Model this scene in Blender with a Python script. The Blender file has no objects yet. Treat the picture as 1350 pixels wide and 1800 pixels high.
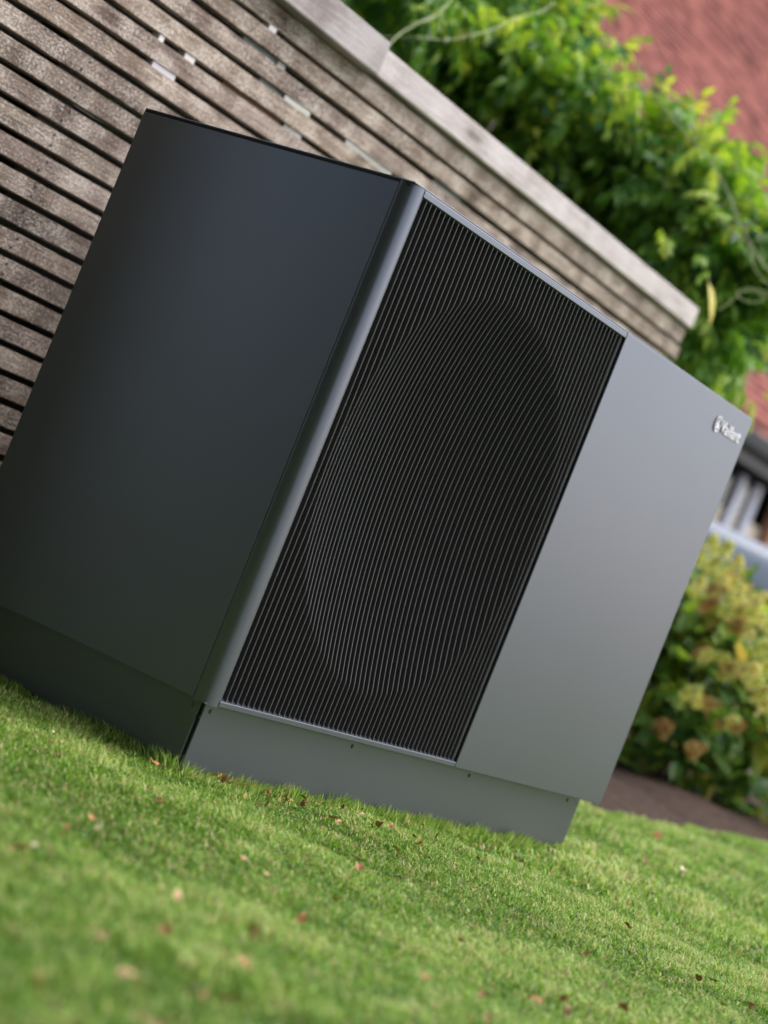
import bpy, bmesh, math, random
import numpy as np
from mathutils import Vector, Matrix, noise
random.seed(7); RNG = np.random.default_rng(7)
S = bpy.context.scene
COL = S.collection

# ------------------------------------------------------------------ camera, sky, sun
CAM_POS = Vector((-2.061, -1.4989, 0.3219))
cf = Vector((0.83344619, 0.55226248, 0.01932873))
cr = Vector((0.5066955, -0.77770118, 0.37207599))
cu = Vector((-0.22051558, 0.30031153, 0.928001))
cam = bpy.data.cameras.new('camera'); camo = bpy.data.objects.new('camera', cam); COL.objects.link(camo)
camo.matrix_world = Matrix(((cr.x, cu.x, -cf.x, CAM_POS.x), (cr.y, cu.y, -cf.y, CAM_POS.y), (cr.z, cu.z, -cf.z, CAM_POS.z), (0, 0, 0, 1)))
cam.sensor_fit = 'VERTICAL'; cam.sensor_height = 36.0; cam.lens = 3787.4 / 1800 * 36.0
cam.clip_start = 0.05; cam.clip_end = 500
cam.dof.use_dof = True; cam.dof.focus_distance = 2.76; cam.dof.aperture_fstop = 4.2
S.camera = camo

SUN_EL, SUN_AZ = math.radians(50), math.radians(-38)      # azimuth measured from +x towards +y
sun_dir = Vector((math.cos(SUN_EL) * math.cos(SUN_AZ), math.cos(SUN_EL) * math.sin(SUN_AZ), math.sin(SUN_EL)))
w = bpy.data.worlds.new('World'); S.world = w; w.use_nodes = True
nt = w.node_tree; nt.nodes.clear()
sky = nt.nodes.new('ShaderNodeTexSky'); sky.sky_type = 'NISHITA'; sky.sun_disc = False
sky.sun_elevation = SUN_EL; sky.sun_rotation = math.atan2(sun_dir.x, sun_dir.y)
sky.air_density = 1.0; sky.dust_density = 3.0; sky.ozone_density = 1.0
hs = nt.nodes.new('ShaderNodeHueSaturation'); hs.inputs['Saturation'].default_value = 0.55
bg = nt.nodes.new('ShaderNodeBackground'); bg.inputs[1].default_value = 0.15
wo = nt.nodes.new('ShaderNodeOutputWorld')
nt.links.new(sky.outputs[0], hs.inputs['Color']); nt.links.new(hs.outputs[0], bg.inputs[0]); nt.links.new(bg.outputs[0], wo.inputs[0])
sl = bpy.data.lights.new('sun', 'SUN'); sl.energy = 1.0; sl.angle = math.radians(50); sl.color = (1.0, 0.95, 0.92)
so = bpy.data.objects.new('sun', sl); COL.objects.link(so); so.rotation_euler = sun_dir.to_track_quat('Z', 'Y').to_euler(); so.location = (4, -4, 8)
S.view_settings.view_transform = 'Standard'; S.view_settings.look = 'None'
S.view_settings.exposure = 1.2; S.view_settings.gamma = 1.0; S.view_settings.use_curve_mapping = False
S.cycles.max_bounces = 8; S.cycles.transparent_max_bounces = 8

# ------------------------------------------------------------------ helpers
def empty(name, label, cat, loc=(0, 0, 0), rotz=0, group=None, parent=None):
    o = bpy.data.objects.new(name, None); COL.objects.link(o); o.location = loc; o.rotation_euler = (0, 0, rotz)
    o.empty_display_size = 0.1
    o['label'] = label; o['category'] = cat
    if group: o['group'] = group
    return o
def tag(o, label=None, cat=None, group=None, kind=None):
    for k, v in (('label', label), ('category', cat), ('group', group), ('kind', kind)):
        if v: o[k] = v
    return o
def link(name, me, mat=None, parent=None, loc=None):
    o = bpy.data.objects.new(name, me); COL.objects.link(o)
    if mat and not me.materials: me.materials.append(mat)
    if parent: o.parent = parent
    if loc is not None: o.location = loc
    return o
def bobj(name, bm, mat, parent=None, smooth=False):
    me = bpy.data.meshes.new(name); bm.normal_update(); bm.to_mesh(me); bm.free()
    if smooth:
        me.shade_smooth()
    return link(name, me, mat, parent)
def pydata(name, V, F, mat=None, parent=None, attr=None, smooth=False):
    me = bpy.data.meshes.new(name)
    me.from_pydata([tuple(v) for v in V], [], F); me.update()
    if smooth: me.shade_smooth()
    return link(name, me, mat, parent)
def npmesh(name, V, polys_len, idx, mat, parent=None, v=None):
    me = bpy.data.meshes.new(name)
    V = np.asarray(V, np.float32); idx = np.asarray(idx, np.int32); polys_len = np.asarray(polys_len, np.int32)
    me.vertices.add(len(V)); me.vertices.foreach_set('co', V.ravel())
    me.loops.add(len(idx)); me.loops.foreach_set('vertex_index', idx)
    me.polygons.add(len(polys_len))
    st = np.concatenate([[0], np.cumsum(polys_len)[:-1]]).astype(np.int32)
    me.polygons.foreach_set('loop_start', st); me.polygons.foreach_set('loop_total', polys_len)
    me.update(calc_edges=True)
    if v is not None:
        a = me.attributes.new('v', 'FLOAT', 'POINT'); a.data.foreach_set('value', np.asarray(v, np.float32))
    return link(name, me, mat, parent)
def box(bm, x0, x1, y0, y1, z0, z1, bev=0.0, seg=2):
    M = Matrix.Translation(((x0 + x1) / 2, (y0 + y1) / 2, (z0 + z1) / 2)) @ Matrix.Diagonal((x1 - x0, y1 - y0, z1 - z0, 1))
    r = bmesh.ops.create_cube(bm, size=1, matrix=M)
    if bev > 0:
        es = list({e for vv in r['verts'] for e in vv.link_edges})
        bmesh.ops.bevel(bm, geom=es, offset=bev, segments=seg, affect='EDGES', profile=0.5)
    return bm
def tube(pts, rad, n=6):
    pts = [Vector(p) for p in pts]; V = []; F = []
    for i, p in enumerate(pts):
        d = (pts[min(i + 1, len(pts) - 1)] - pts[max(i - 1, 0)]).normalized()
        a = d.cross(Vector((0.3, 0.2, 1))).normalized(); b = d.cross(a)
        r = rad[i] if isinstance(rad, (list, tuple)) else rad
        for k in range(n):
            t = 2 * math.pi * k / n; V.append(p + a * math.cos(t) * r + b * math.sin(t) * r)
    for i in range(len(pts) - 1):
        for k in range(n):
            F.append((i * n + k, i * n + (k + 1) % n, (i + 1) * n + (k + 1) % n, (i + 1) * n + k))
    F.append(tuple(range(n))[::-1]); F.append(tuple((len(pts) - 1) * n + k for k in range(n)))
    return V, F
def smooth_path(pts, m=5):
    pts = [Vector(p) for p in pts]; out = []
    P = [pts[0]] + pts + [pts[-1]]
    for i in range(1, len(P) - 2):
        for k in range(m):
            t = k / m; a, b, c, d = P[i - 1], P[i], P[i + 1], P[i + 2]
            out.append(0.5 * ((2 * b) + (c - a) * t + (2 * a - 5 * b + 4 * c - d) * t * t + (3 * b - a - 3 * c + d) * t ** 3))
    out.append(pts[-1]); return out

# ------------------------------------------------------------------ materials
class N:
    def __init__(s, name):
        s.m = bpy.data.materials.new(name); s.m.use_nodes = True; s.t = s.m.node_tree; s.t.nodes.clear()
        s.out = s.t.nodes.new('ShaderNodeOutputMaterial')
    def n(s, typ, **kw):
        nd = s.t.nodes.new('ShaderNode' + typ)
        for k, v in kw.items():
            if k.startswith('i_'): nd.inputs[k[2:].replace('_', ' ')].default_value = v
            else: setattr(nd, k, v)
        return nd
    def l(s, a, b): s.t.links.new(a, b)
    def ramp(s, fac, stops):
        r = s.n('ValToRGB'); e = r.color_ramp.elements
        while len(e) < len(stops): e.new(0.5)
        for i, (p, c) in enumerate(stops): e[i].position = p; e[i].color = (*c, 1)
        s.l(fac, r.inputs[0]); return r
    def coords(s, scale=(1, 1, 1), obj_random=True):
        tc = s.n('TexCoord'); mp = s.n('Mapping'); mp.inputs['Scale'].default_value = scale
        if obj_random:
            oi = s.n('ObjectInfo'); cx = s.n('CombineXYZ'); mm = s.n('Math', operation='MULTIPLY'); mm.inputs[1].default_value = 57.0
            s.l(oi.outputs['Random'], mm.inputs[0]); s.l(mm.outputs[0], cx.inputs[0]); s.l(mm.outputs[0], cx.inputs[2])
            va = s.n('VectorMath', operation='ADD'); s.l(tc.outputs['Object'], va.inputs[0]); s.l(cx.outputs[0], va.inputs[1]); s.l(va.outputs[0], mp.inputs[0])
        else: s.l(tc.outputs['Object'], mp.inputs[0])
        return mp.outputs[0]
    def done(s, bsdf): s.l(bsdf, s.out.inputs[0]); return s.m

def simple(name, col, rough=0.5, metal=0.0, var=0.0, scale=20.0, spec=0.5, bump=0.0):
    a = N(name); b = a.n('BsdfPrincipled'); b.inputs['Roughness'].default_value = rough; b.inputs['Metallic'].default_value = metal
    b.inputs['Specular IOR Level'].default_value = spec
    c = a.coords(obj_random=False); nz = a.n('TexNoise'); nz.inputs['Scale'].default_value = scale; nz.inputs['Detail'].default_value = 4; a.l(c, nz.inputs[0])
    r = a.ramp(nz.outputs[0], [(0.3, tuple(x * (1 - var) for x in col)), (0.7, tuple(min(1, x * (1 + var)) for x in col))])
    a.l(r.outputs[0], b.inputs['Base Color'])
    if bump:
        bp = a.n('Bump'); bp.inputs['Strength'].default_value = bump; bp.inputs['Distance'].default_value = 0.002; a.l(nz.outputs[0], bp.inputs['Height']); a.l(bp.outputs[0], b.inputs['Normal'])
    return a.done(b.outputs[0])

def paint_mat(name, col, rough, metal, grain=1400.0):
    a = N(name); b = a.n('BsdfPrincipled'); b.inputs['Metallic'].default_value = metal
    c = a.coords(obj_random=False)
    n1 = a.n('TexNoise'); n1.inputs['Scale'].default_value = 3.0; n1.inputs['Detail'].default_value = 3; a.l(c, n1.inputs[0])
    r1 = a.n('MapRange'); r1.inputs['To Min'].default_value = rough - 0.03; r1.inputs['To Max'].default_value = rough + 0.04
    a.l(n1.outputs[0], r1.inputs[0]); a.l(r1.outputs[0], b.inputs['Roughness'])
    n2 = a.n('TexNoise'); n2.inputs['Scale'].default_value = grain; n2.inputs['Detail'].default_value = 2; a.l(c, n2.inputs[0])
    rc = a.ramp(n2.outputs[0], [(0.35, tuple(x * 0.94 for x in col)), (0.65, tuple(x * 1.06 for x in col))]); a.l(rc.outputs[0], b.inputs['Base Color'])
    bp = a.n('Bump'); bp.inputs['Strength'].default_value = 0.12; bp.inputs['Distance'].default_value = 0.0003; a.l(n2.outputs[0], bp.inputs['Height']); a.l(bp.outputs[0], b.inputs['Normal'])
    return a.done(b.outputs[0])

PAINT = paint_mat('grey_metallic_paint', (0.110, 0.119, 0.150), 0.31, 0.72)
BLADE = paint_mat('dark_blade_coating', (0.050, 0.045, 0.053), 0.55, 0.0)
EDGE = paint_mat('blade_edge_coating', (0.095, 0.093, 0.100), 0.5, 0.0)
BLACK = simple('black_rubber', (0.008, 0.008, 0.009), 0.6, spec=0.3)
SCREW = simple('screw_metal', (0.11, 0.11, 0.115), 0.35, 0.8)
BADGE = simple('badge_silver_white', (0.62, 0.60, 0.68), 0.3, 0.0, 0.02, 80)

def wood_mat(name, dark, mid, light, fleck, fleck_amt, rough_edge=1.0):
    a = N(name); b = a.n('BsdfPrincipled'); b.inputs['Roughness'].default_value = 0.9; b.inputs['Specular IOR Level'].default_value = 0.2
    c = a.coords((1.0, 1.0, 1.0))
    mp = a.n('Mapping'); mp.inputs['Scale'].default_value = (6, 60, 110); a.l(c, mp.inputs[0])
    g = a.n('TexNoise'); g.inputs['Scale'].default_value = 1.6; g.inputs['Detail'].default_value = 8; g.inputs['Roughness'].default_value = 0.65; g.inputs['Distortion'].default_value = 0.8; a.l(mp.outputs[0], g.inputs[0])
    big = a.n('TexNoise'); big.inputs['Scale'].default_value = 7; big.inputs['Detail'].default_value = 4; a.l(c, big.inputs[0])
    mx = a.n('Math', operation='MULTIPLY_ADD'); mx.inputs[1].default_value = 0.55; a.l(g.outputs[0], mx.inputs[0])
    m2 = a.n('Math', operation='MULTIPLY'); m2.inputs[1].default_value = 0.5; a.l(big.outputs[0], m2.inputs[0]); a.l(m2.outputs[0], mx.inputs[2])
    r = a.ramp(mx.outputs[0], [(0.40, dark), (0.52, mid), (0.63, light)])
    # lichen flecks
    mpf = a.n('Mapping'); mpf.inputs['Scale'].default_value = (120, 240, 240); a.l(c, mpf.inputs[0])
    f = a.n('TexNoise'); f.inputs['Scale'].default_value = 1.4; f.inputs['Detail'].default_value = 5; f.inputs['Roughness'].default_value = 0.7; a.l(mpf.outputs[0], f.inputs[0])
    patch = a.n('TexNoise'); patch.inputs['Scale'].default_value = 14; patch.inputs['Detail'].default_value = 3; a.l(c, patch.inputs[0])
    add = a.n('Math', operation='MULTIPLY_ADD'); add.inputs[1].default_value = 0.35; a.l(patch.outputs[0], add.inputs[0]); a.l(f.outputs[0], add.inputs[2])
    fr = a.n('MapRange'); fr.inputs['From Min'].default_value = 0.67; fr.inputs['From Max'].default_value = 0.80; fr.inputs['To Max'].default_value = fleck_amt; a.l(add.outputs[0], fr.inputs[0])
    oi = a.n('ObjectInfo'); hv = a.n('HueSaturation'); vr = a.n('MapRange'); vr.inputs['To Min'].default_value = 0.70; vr.inputs['To Max'].default_value = 1.25
    a.l(oi.outputs['Random'], vr.inputs[0]); a.l(vr.outputs[0], hv.inputs['Value'])
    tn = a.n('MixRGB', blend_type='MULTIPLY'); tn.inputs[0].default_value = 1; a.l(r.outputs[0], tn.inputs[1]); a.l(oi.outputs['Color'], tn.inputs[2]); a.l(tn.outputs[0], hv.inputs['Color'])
    mix = a.n('MixRGB'); mix.inputs[2].default_value = (*fleck, 1); fm = a.n('Math', operation='MULTIPLY'); a.l(fr.outputs[0], fm.inputs[0]); a.l(oi.outputs['Alpha'], fm.inputs[1]); a.l(fm.outputs[0], mix.inputs[0]); a.l(hv.outputs[0], mix.inputs[1])
    # knots
    vo = a.n('TexVoronoi'); vo.inputs['Scale'].default_value = 1.0; mk = a.n('Mapping'); mk.inputs['Scale'].default_value = (4.5, 20, 18); a.l(c, mk.inputs[0]); a.l(mk.outputs[0], vo.inputs[0])
    kr = a.n('MapRange'); kr.inputs['From Min'].default_value = 0.10; kr.inputs['From Max'].default_value = 0.20; kr.inputs['To Min'].default_value = 0.55; kr.inputs['To Max'].default_value = 0.0; a.l(vo.outputs['Distance'], kr.inputs[0])
    mixk = a.n('MixRGB'); mixk.inputs[2].default_value = (0.06, 0.035, 0.025, 1); a.l(kr.outputs[0], mixk.inputs[0]); a.l(mix.outputs[0], mixk.inputs[1])
    a.l(mixk.outputs[0], b.inputs['Base Color'])
    bm_ = a.n('Math', operation='MULTIPLY_ADD'); bm_.inputs[1].default_value = 1.0; a.l(f.outputs[0], bm_.inputs[0]); a.l(g.outputs[0], bm_.inputs[2])
    bp = a.n('Bump'); bp.inputs['Strength'].default_value = 0.7; bp.inputs['Distance'].default_value = 0.003; a.l(bm_.outputs[0], bp.inputs['Height']); a.l(bp.outputs[0], b.inputs['Normal'])
    return a.done(b.outputs[0])
SLAT = wood_mat('rough_sawn_slat', (0.080, 0.054, 0.041), (0.215, 0.162, 0.132), (0.36, 0.29, 0.248), (0.72, 0.65, 0.58), 0.75)
CAP = wood_mat('planed_cap_timber', (0.30, 0.25, 0.24), (0.44, 0.39, 0.39), (0.52, 0.47, 0.475), (0.66, 0.62, 0.63), 0.25)
PALE = wood_mat('pale_spacer_timber', (0.30, 0.30, 0.28), (0.42, 0.42, 0.39), (0.5, 0.5, 0.47), (0.6, 0.6, 0.56), 0.2)
WHITEP = simple('white_painted_offcut', (0.66, 0.63, 0.62), 0.6)
LILAC = simple('grey_painted_offcut', (0.52, 0.5, 0.54), 0.6)
BROWNW = simple('brown_stained_timber', (0.12, 0.06, 0.04), 0.8, var=0.3)
DARKW = simple('dark_stained_post', (0.07, 0.065, 0.055), 0.8, var=0.3)
TEAL = simple('weathered_green_grey_batten', (0.16, 0.19, 0.18), 0.8, var=0.2)

def leaf_mat(name, stops, transl=0.35, rough=0.45, spec=0.4, isl=0.25):
    a = N(name); b = a.n('BsdfPrincipled'); b.inputs['Roughness'].default_value = rough; b.inputs['Specular IOR Level'].default_value = spec
    at = a.n('Attribute', attribute_name='v'); oi = a.n('ObjectInfo'); ge = a.n('NewGeometry')
    s1 = a.n('Math', operation='ADD'); a.l(at.outputs['Fac'], s1.inputs[0]); a.l(oi.outputs['Random'], s1.inputs[1])
    s2 = a.n('Math', operation='MULTIPLY_ADD'); s2.inputs[1].default_value = isl; a.l(ge.outputs['Random Per Island'], s2.inputs[0]); a.l(s1.outputs[0], s2.inputs[2])
    fr = a.n('Math', operation='FRACT'); a.l(s2.outputs[0], fr.inputs[0])
    r = a.ramp(fr.outputs[0], stops); a.l(r.outputs[0], b.inputs['Base Color'])
    t = a.n('BsdfTranslucent'); hv = a.n('HueSaturation'); hv.inputs['Value'].default_value = 1.5; hv.inputs['Hue'].default_value = 0.485; hv.inputs['Saturation'].default_value = 1.1
    a.l(r.outputs[0], hv.inputs['Color']); a.l(hv.outputs[0], t.inputs[0])
    m = a.n('MixShader'); m.inputs[0].default_value = transl; a.l(b.outputs[0], m.inputs[1]); a.l(t.outputs[0], m.inputs[2])
    return a.done(m.outputs[0])
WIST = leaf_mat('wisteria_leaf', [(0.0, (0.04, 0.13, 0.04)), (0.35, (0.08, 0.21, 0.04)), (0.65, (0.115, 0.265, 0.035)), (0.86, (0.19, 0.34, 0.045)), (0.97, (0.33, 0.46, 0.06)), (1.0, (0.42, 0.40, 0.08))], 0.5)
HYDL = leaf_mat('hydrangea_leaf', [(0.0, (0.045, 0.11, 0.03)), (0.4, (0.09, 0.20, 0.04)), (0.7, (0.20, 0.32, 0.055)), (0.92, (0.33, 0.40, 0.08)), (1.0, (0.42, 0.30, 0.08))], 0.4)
HYDF = leaf_mat('hydrangea_flower_lime', [(0.0, (0.42, 0.27, 0.10)), (0.18, (0.44, 0.50, 0.14)), (0.55, (0.66, 0.68, 0.24)), (1.0, (0.82, 0.74, 0.40))], 0.35, 0.7, 0.2, 0.6)
HYDB = leaf_mat('hydrangea_flower_rust', [(0.0, (0.26, 0.11, 0.04)), (0.35, (0.40, 0.22, 0.08)), (0.7, (0.52, 0.40, 0.16)), (1.0, (0.50, 0.50, 0.2))], 0.3, 0.7, 0.2, 0.8)
ADDED_HEDGE = leaf_mat('added_hedge_leaf', [(0.0, (0.010, 0.013, 0.012)), (1.0, (0.02, 0.027, 0.022))], 0.1)
STEM = simple('pale_green_stem', (0.28, 0.33, 0.14), 0.6, var=0.2)
BARK = simple('grey_brown_bark', (0.13, 0.10, 0.075), 0.9, var=0.35, bump=0.6)

def grass_mat():
    a = N('grass_blade'); b = a.n('BsdfPrincipled'); b.inputs['Roughness'].default_value = 0.5; b.inputs['Specular IOR Level'].default_value = 0.35
    at = a.n('Attribute', attribute_name='v')
    r = a.ramp(at.outputs['Fac'], [(0.0, (0.060, 0.14, 0.012)), (0.3, (0.13, 0.265, 0.022)), (0.6, (0.255, 0.415, 0.05)), (0.82, (0.44, 0.57, 0.17)), (0.90, (0.56, 0.50, 0.22)), (0.96, (0.38, 0.27, 0.14)), (1.0, (0.22, 0.12, 0.06))])
    a.l(r.outputs[0], b.inputs['Base Color'])
    t = a.n('BsdfTranslucent'); hv = a.n('HueSaturation'); hv.inputs['Value'].default_value = 1.35; a.l(r.outputs[0], hv.inputs['Color']); a.l(hv.outputs[0], t.inputs[0])
    m = a.n('MixShader'); m.inputs[0].default_value = 0.35; a.l(b.outputs[0], m.inputs[1]); a.l(t.outputs[0], m.inputs[2])
    return a.done(m.outputs[0])
GRASS = grass_mat()
def ground_mat():
    a = N('lawn_soil_and_moss'); b = a.n('BsdfPrincipled'); b.inputs['Roughness'].default_value = 0.95; b.inputs['Specular IOR Level'].default_value = 0.1
    c = a.coords(obj_random=False)
    n1 = a.n('TexNoise'); n1.inputs['Scale'].default_value = 120; n1.inputs['Detail'].default_value = 6; a.l(c, n1.inputs[0])
    n2 = a.n('TexNoise'); n2.inputs['Scale'].default_value = 2.2; n2.inputs['Detail'].default_value = 4; a.l(c, n2.inputs[0])
    r1 = a.ramp(n1.outputs[0], [(0.3, (0.07, 0.11, 0.02)), (0.5, (0.14, 0.24, 0.035)), (0.62, (0.22, 0.33, 0.05)), (0.78, (0.34, 0.33, 0.13))])
    r2 = a.ramp(n2.outputs[0], [(0.35, (0.75, 0.8, 0.7)), (0.7, (1.15, 1.1, 1.0))])
    m = a.n('MixRGB', blend_type='MULTIPLY'); m.inputs[0].default_value = 1; a.l(r1.outputs[0], m.inputs[1]); a.l(r2.outputs[0], m.inputs[2]); a.l(m.outputs[0], b.inputs['Base Color'])
    bp = a.n('Bump'); bp.inputs['Strength'].default_value = 0.8; bp.inputs['Distance'].default_value = 0.01; a.l(n1.outputs[0], bp.inputs['Height']); a.l(bp.outputs[0], b.inputs['Normal'])
    return a.done(b.outputs[0])
GROUND = ground_mat()
SOIL = simple('brown_bed_soil', (0.055, 0.036, 0.028), 0.95, var=0.35, scale=40, spec=0.1, bump=1.0)
DRIVE = simple('gravel_drive', (0.15, 0.13, 0.12), 0.95, var=0.3, scale=60, spec=0.1, bump=0.8)

# ------------------------------------------------------------------ setting: lawn, bed, drive
def gh(x, y):            # lawn height
    h = 0.010 * noise.noise(Vector((x * 1.3, y * 1.3, 0.3))) + 0.004 * noise.noise(Vector((x * 5, y * 5, 4.1)))
    d = max(-0.1 - x, x - 1.2, -0.1 - y, y - 0.6, 0)     # level round the plinth
    return -0.012 - .006 * min(1, max(0, x / .8)) + h * min(1.0, 0.15 + d * 2.2)
def grid(name, x0, x1, y0, y1, nx, ny, fn, mat):
    xs = np.linspace(x0, x1, nx); ys = np.linspace(y0, y1, ny)
    V = [(x, y, fn(x, y)) for y in ys for x in xs]
    F = [(j * nx + i, j * nx + i + 1, (j + 1) * nx + i + 1, (j + 1) * nx + i) for j in range(ny - 1) for i in range(nx - 1)]
    return pydata(name, V, F, mat, smooth=True)
tag(grid('lawn', -3.4, 8.0, -4.0, 2.0, 230, 120, gh, GROUND), kind='structure')
far = [(-150, -150, -.03), (-3.39, -150, -.03), (-3.39, 150, -.03), (-150, 150, -.03), (8, -150, -.03), (8, 150, -.03), (150, -150, -.03), (150, 150, -.03), (-3.39, -3.99, -.03), (8, -3.99, -.03), (-3.39, 1.99, -.03), (8, 1.99, -.03)]
pydata('ground', far, [(0, 1, 2, 3), (4, 6, 7, 5), (1, 4, 9, 8), (10, 11, 5, 2)], simple('trodden_earth_and_gravel', (.17, .15, .13), .95, var=.3, scale=8))['kind'] = 'structure'
def edge_y(x): return 0.44 + 0.072 * (x - 1.1) + 0.02 * math.sin(x * 2.3) + 0.012 * math.sin(x * 6.1 + 1)
V = []; F = []; nx = 170; ny = 24
for i in range(nx):
    x = -1.4 + (6.6 + 1.4) * i / (nx - 1); e = edge_y(x) if x > 0.6 else edge_y(0.6) + 0.3 * min(1, (0.6 - x))
    for j in range(ny):
        t = j / (ny - 1); y = e + (2.7 - e) * t
        z = -0.035 + 0.05 * min(1, t * 9) + 0.02 * noise.noise(Vector((x * 3, y * 3, 1))) + 0.012 * noise.noise(Vector((x * 14, y * 14, 2)))
        V.append((x, y, z))
for i in range(nx - 1):
    for j in range(ny - 1): F.append((i * ny + j, (i + 1) * ny + j, (i + 1) * ny + j + 1, i * ny + j + 1))
tag(pydata('soil_bed', V, F, SOIL, smooth=True), kind='structure')
pydata('driveway', [(6.3, 1.0, .004), (30, 1.0, .004), (30, 6.3, .004), (2.6, 6.3, .004), (2.6, 2.75, .004), (5.2, 2.75, .004)], [(0, 1, 2, 3, 4, 5)], DRIVE)['kind'] = 'structure'

# ------------------------------------------------------------------ the heat pump
H, B, D, Wd = 0.7477, 0.0821, 0.4464, 1.1
G1, G2, SY = 0.0256, 0.6133, 0.0194
hp = empty('heat_pump', 'dark grey metal heat pump box with black slatted fan grille on the lawn', 'heat pump')
bm = bmesh.new(); box(bm, 0.0, 0.004, SY + 0.0022, D, B + 0.0015, H - 0.0045, 0.0006, 1); bobj('side_panel', bm, PAINT, hp)
bm = bmesh.new(); box(bm, 0.0012, 0.0042, SY + 0.0006, SY + 0.002, B + .001, H - .005); bobj('seam_gasket', bm, BLACK, hp)
# rounded corner trim between side and grille
prof = []
R_ = 0.0190
for k in range(15):
    t = math.pi / 2 * k / 14; prof.append((R_ - R_ * math.cos(t), R_ - R_ * math.sin(t)))
prof = [(0.0, SY + 0.0004)] + [p for p in prof if p[1] < SY - .0002] + [(R_ + .002, 0.0), (G1 - 0.0012, 0.0)]
inner = [(x + 0.004 if i < len(prof) - 1 else x, y + 0.006) for i, (x, y) in enumerate(prof)]
ring = prof + inner[::-1]
V = [(x, y, z) for z in (B - 0.0005, H - 0.001) for x, y in ring]; n = len(ring)
F = [(i, (i + 1) % n, n + (i + 1) % n, n + i) for i in range(n)] + [tuple(range(n))[::-1], tuple(range(n, 2 * n))]
ct = pydata('corner_trim', V, F, PAINT, hp)
for p in ct.data.polygons: p.use_smooth = len(p.vertices) == 4
ct.data.set_sharp_from_angle(angle=math.radians(35))
# plain front panel right of the grille, folded round the right corner
bm = bmesh.new(); box(bm, G2, Wd, 0.0, 0.004, B, H - 0.0005, 0.0012, 2); bobj('front_panel', bm, PAINT, hp)
bm = bmesh.new(); box(bm, Wd - 0.0045, Wd - 0.0005, 0.0042, D, B + 0.001, H - 0.004, 0.0008, 1); bobj('right_panel', bm, PAINT, hp)
bm = bmesh.new(); box(bm, 0.002, Wd - 0.002, D - 0.004, D + 0.0005, B + 0.001, H - 0.004, 0.0005, 1); bobj('back_panel', bm, PAINT, hp)
# lid: dark gasket line and thin folded top
bm = bmesh.new(); box(bm, 0.0008, Wd - 0.001, 0.006, D - 0.0005, H - 0.0042, H - 0.0012); bobj('lid_gasket', bm, BLACK, hp)
bm = bmesh.new(); box(bm, 0.0006, Wd - 0.0003, 0.0005, D, H - 0.0008, H + 0.0010, 0.0005, 1); bobj('lid', bm, PAINT, hp)
# grille frame: top lip, bottom lip, left and right returns (inside goes back as a floor and ceiling)
GD = 0.105
bm = bmesh.new()
box(bm, G1 + 0.0012, G2 - 0.0004, 0.0003, GD, H - 0.0095, H - 0.0009, 0.0010, 2)
bobj('grille_frame', bm, PAINT, hp); bm = bmesh.new()
box(bm, G1 + 0.0012, G2 - 0.0004, 0.0003, GD, B + 0.0003, B + 0.0080, 0.0010, 2)
V = []
for x in (G1 + .004, G2 - .0045):
    V += [(x, .0016, B + .0082), (x, .020, B + .0082), (x, .020, B + .0190), (x, .0016, H - .0097), (x, .016, H - .0097), (x, .016, H - .0175)]
bobj('grille_frame', bm, PAINT, hp)
pydata('grille_ledge', [V[k] for k in (0, 1, 2, 6, 7, 8)], [(0, 2, 5, 3), (0, 1, 2), (3, 5, 4), (1, 4, 5, 2), (0, 3, 4, 1)], PAINT, hp)
pydata('grille_ledge', [V[k] for k in (3, 4, 5, 9, 10, 11)], [(0, 3, 5, 2), (0, 2, 1), (3, 4, 5), (1, 2, 5, 4), (0, 1, 4, 3)], PAINT, hp)
bm = bmesh.new(); box(bm, G1 + 0.0018, G1 + 0.0038, 0.002, GD, B + 0.0082, H - 0.0097, 0.0004, 1); bobj('grille_cheek', bm, EDGE, hp); bm = bmesh.new(); box(bm, G2 - 0.004, G2 - 0.0006, 0.0052, GD, B + 0.0082, H - 0.0097); bobj('grille_cheek', bm, EDGE, hp)
bm = bmesh.new(); box(bm, G1 + 0.002, G2 - 0.001, GD + 0.001, GD + 0.004, B, H - 0.003); box(bm, G1 - 0.003, G1 + 0.0006, 0.0075, GD, B, H - 0.004); bobj('grille_backing', bm, BLACK, hp)
# blades: front edges sink into a shallow round bowl
CXc, CZc, RC, DEP = 0.3164, 0.4177, 0.268, 0.038
NB = 50; pitch = (G2 - G1 - 0.003) / (NB + 1)
def bowl(x, z):
    r2 = ((x - CXc) ** 2 + (z - CZc) ** 2) / RC ** 2
    return 0.0015 + (DEP * (1 - r2) if r2 < 1 else 0)
z0, z1 = B + 0.0078, H - 0.0092; NZ = 90
for i in range(NB):
    x = G1 + 0.0025 + pitch * (i + 1); t = 0.0006; V = []; F = []; mi = []
    for k in range(NZ + 1):
        z = z0 + (z1 - z0) * k / NZ; y = bowl(x, z)
        V += [(x - t, y + .0016, z), (x - t, y + .0002, z), (x - t * .2, y, z), (x + t, y + .0003, z), (x + t, GD, z), (x - t, GD, z)]
    for k in range(NZ):
        a = k * 6
        for q in range(6):
            F.append((a + q, a + (q + 1) % 6, a + 6 + (q + 1) % 6, a + 6 + q)); mi.append(1 if q in (0, 1, 2) else 0)
    me = bpy.data.meshes.new('blade'); me.from_pydata(V, [], F); me.materials.append(BLADE); me.materials.append(EDGE); me.polygons.foreach_set('material_index', mi); me.update()
    link('blade', me, None, hp)
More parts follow.
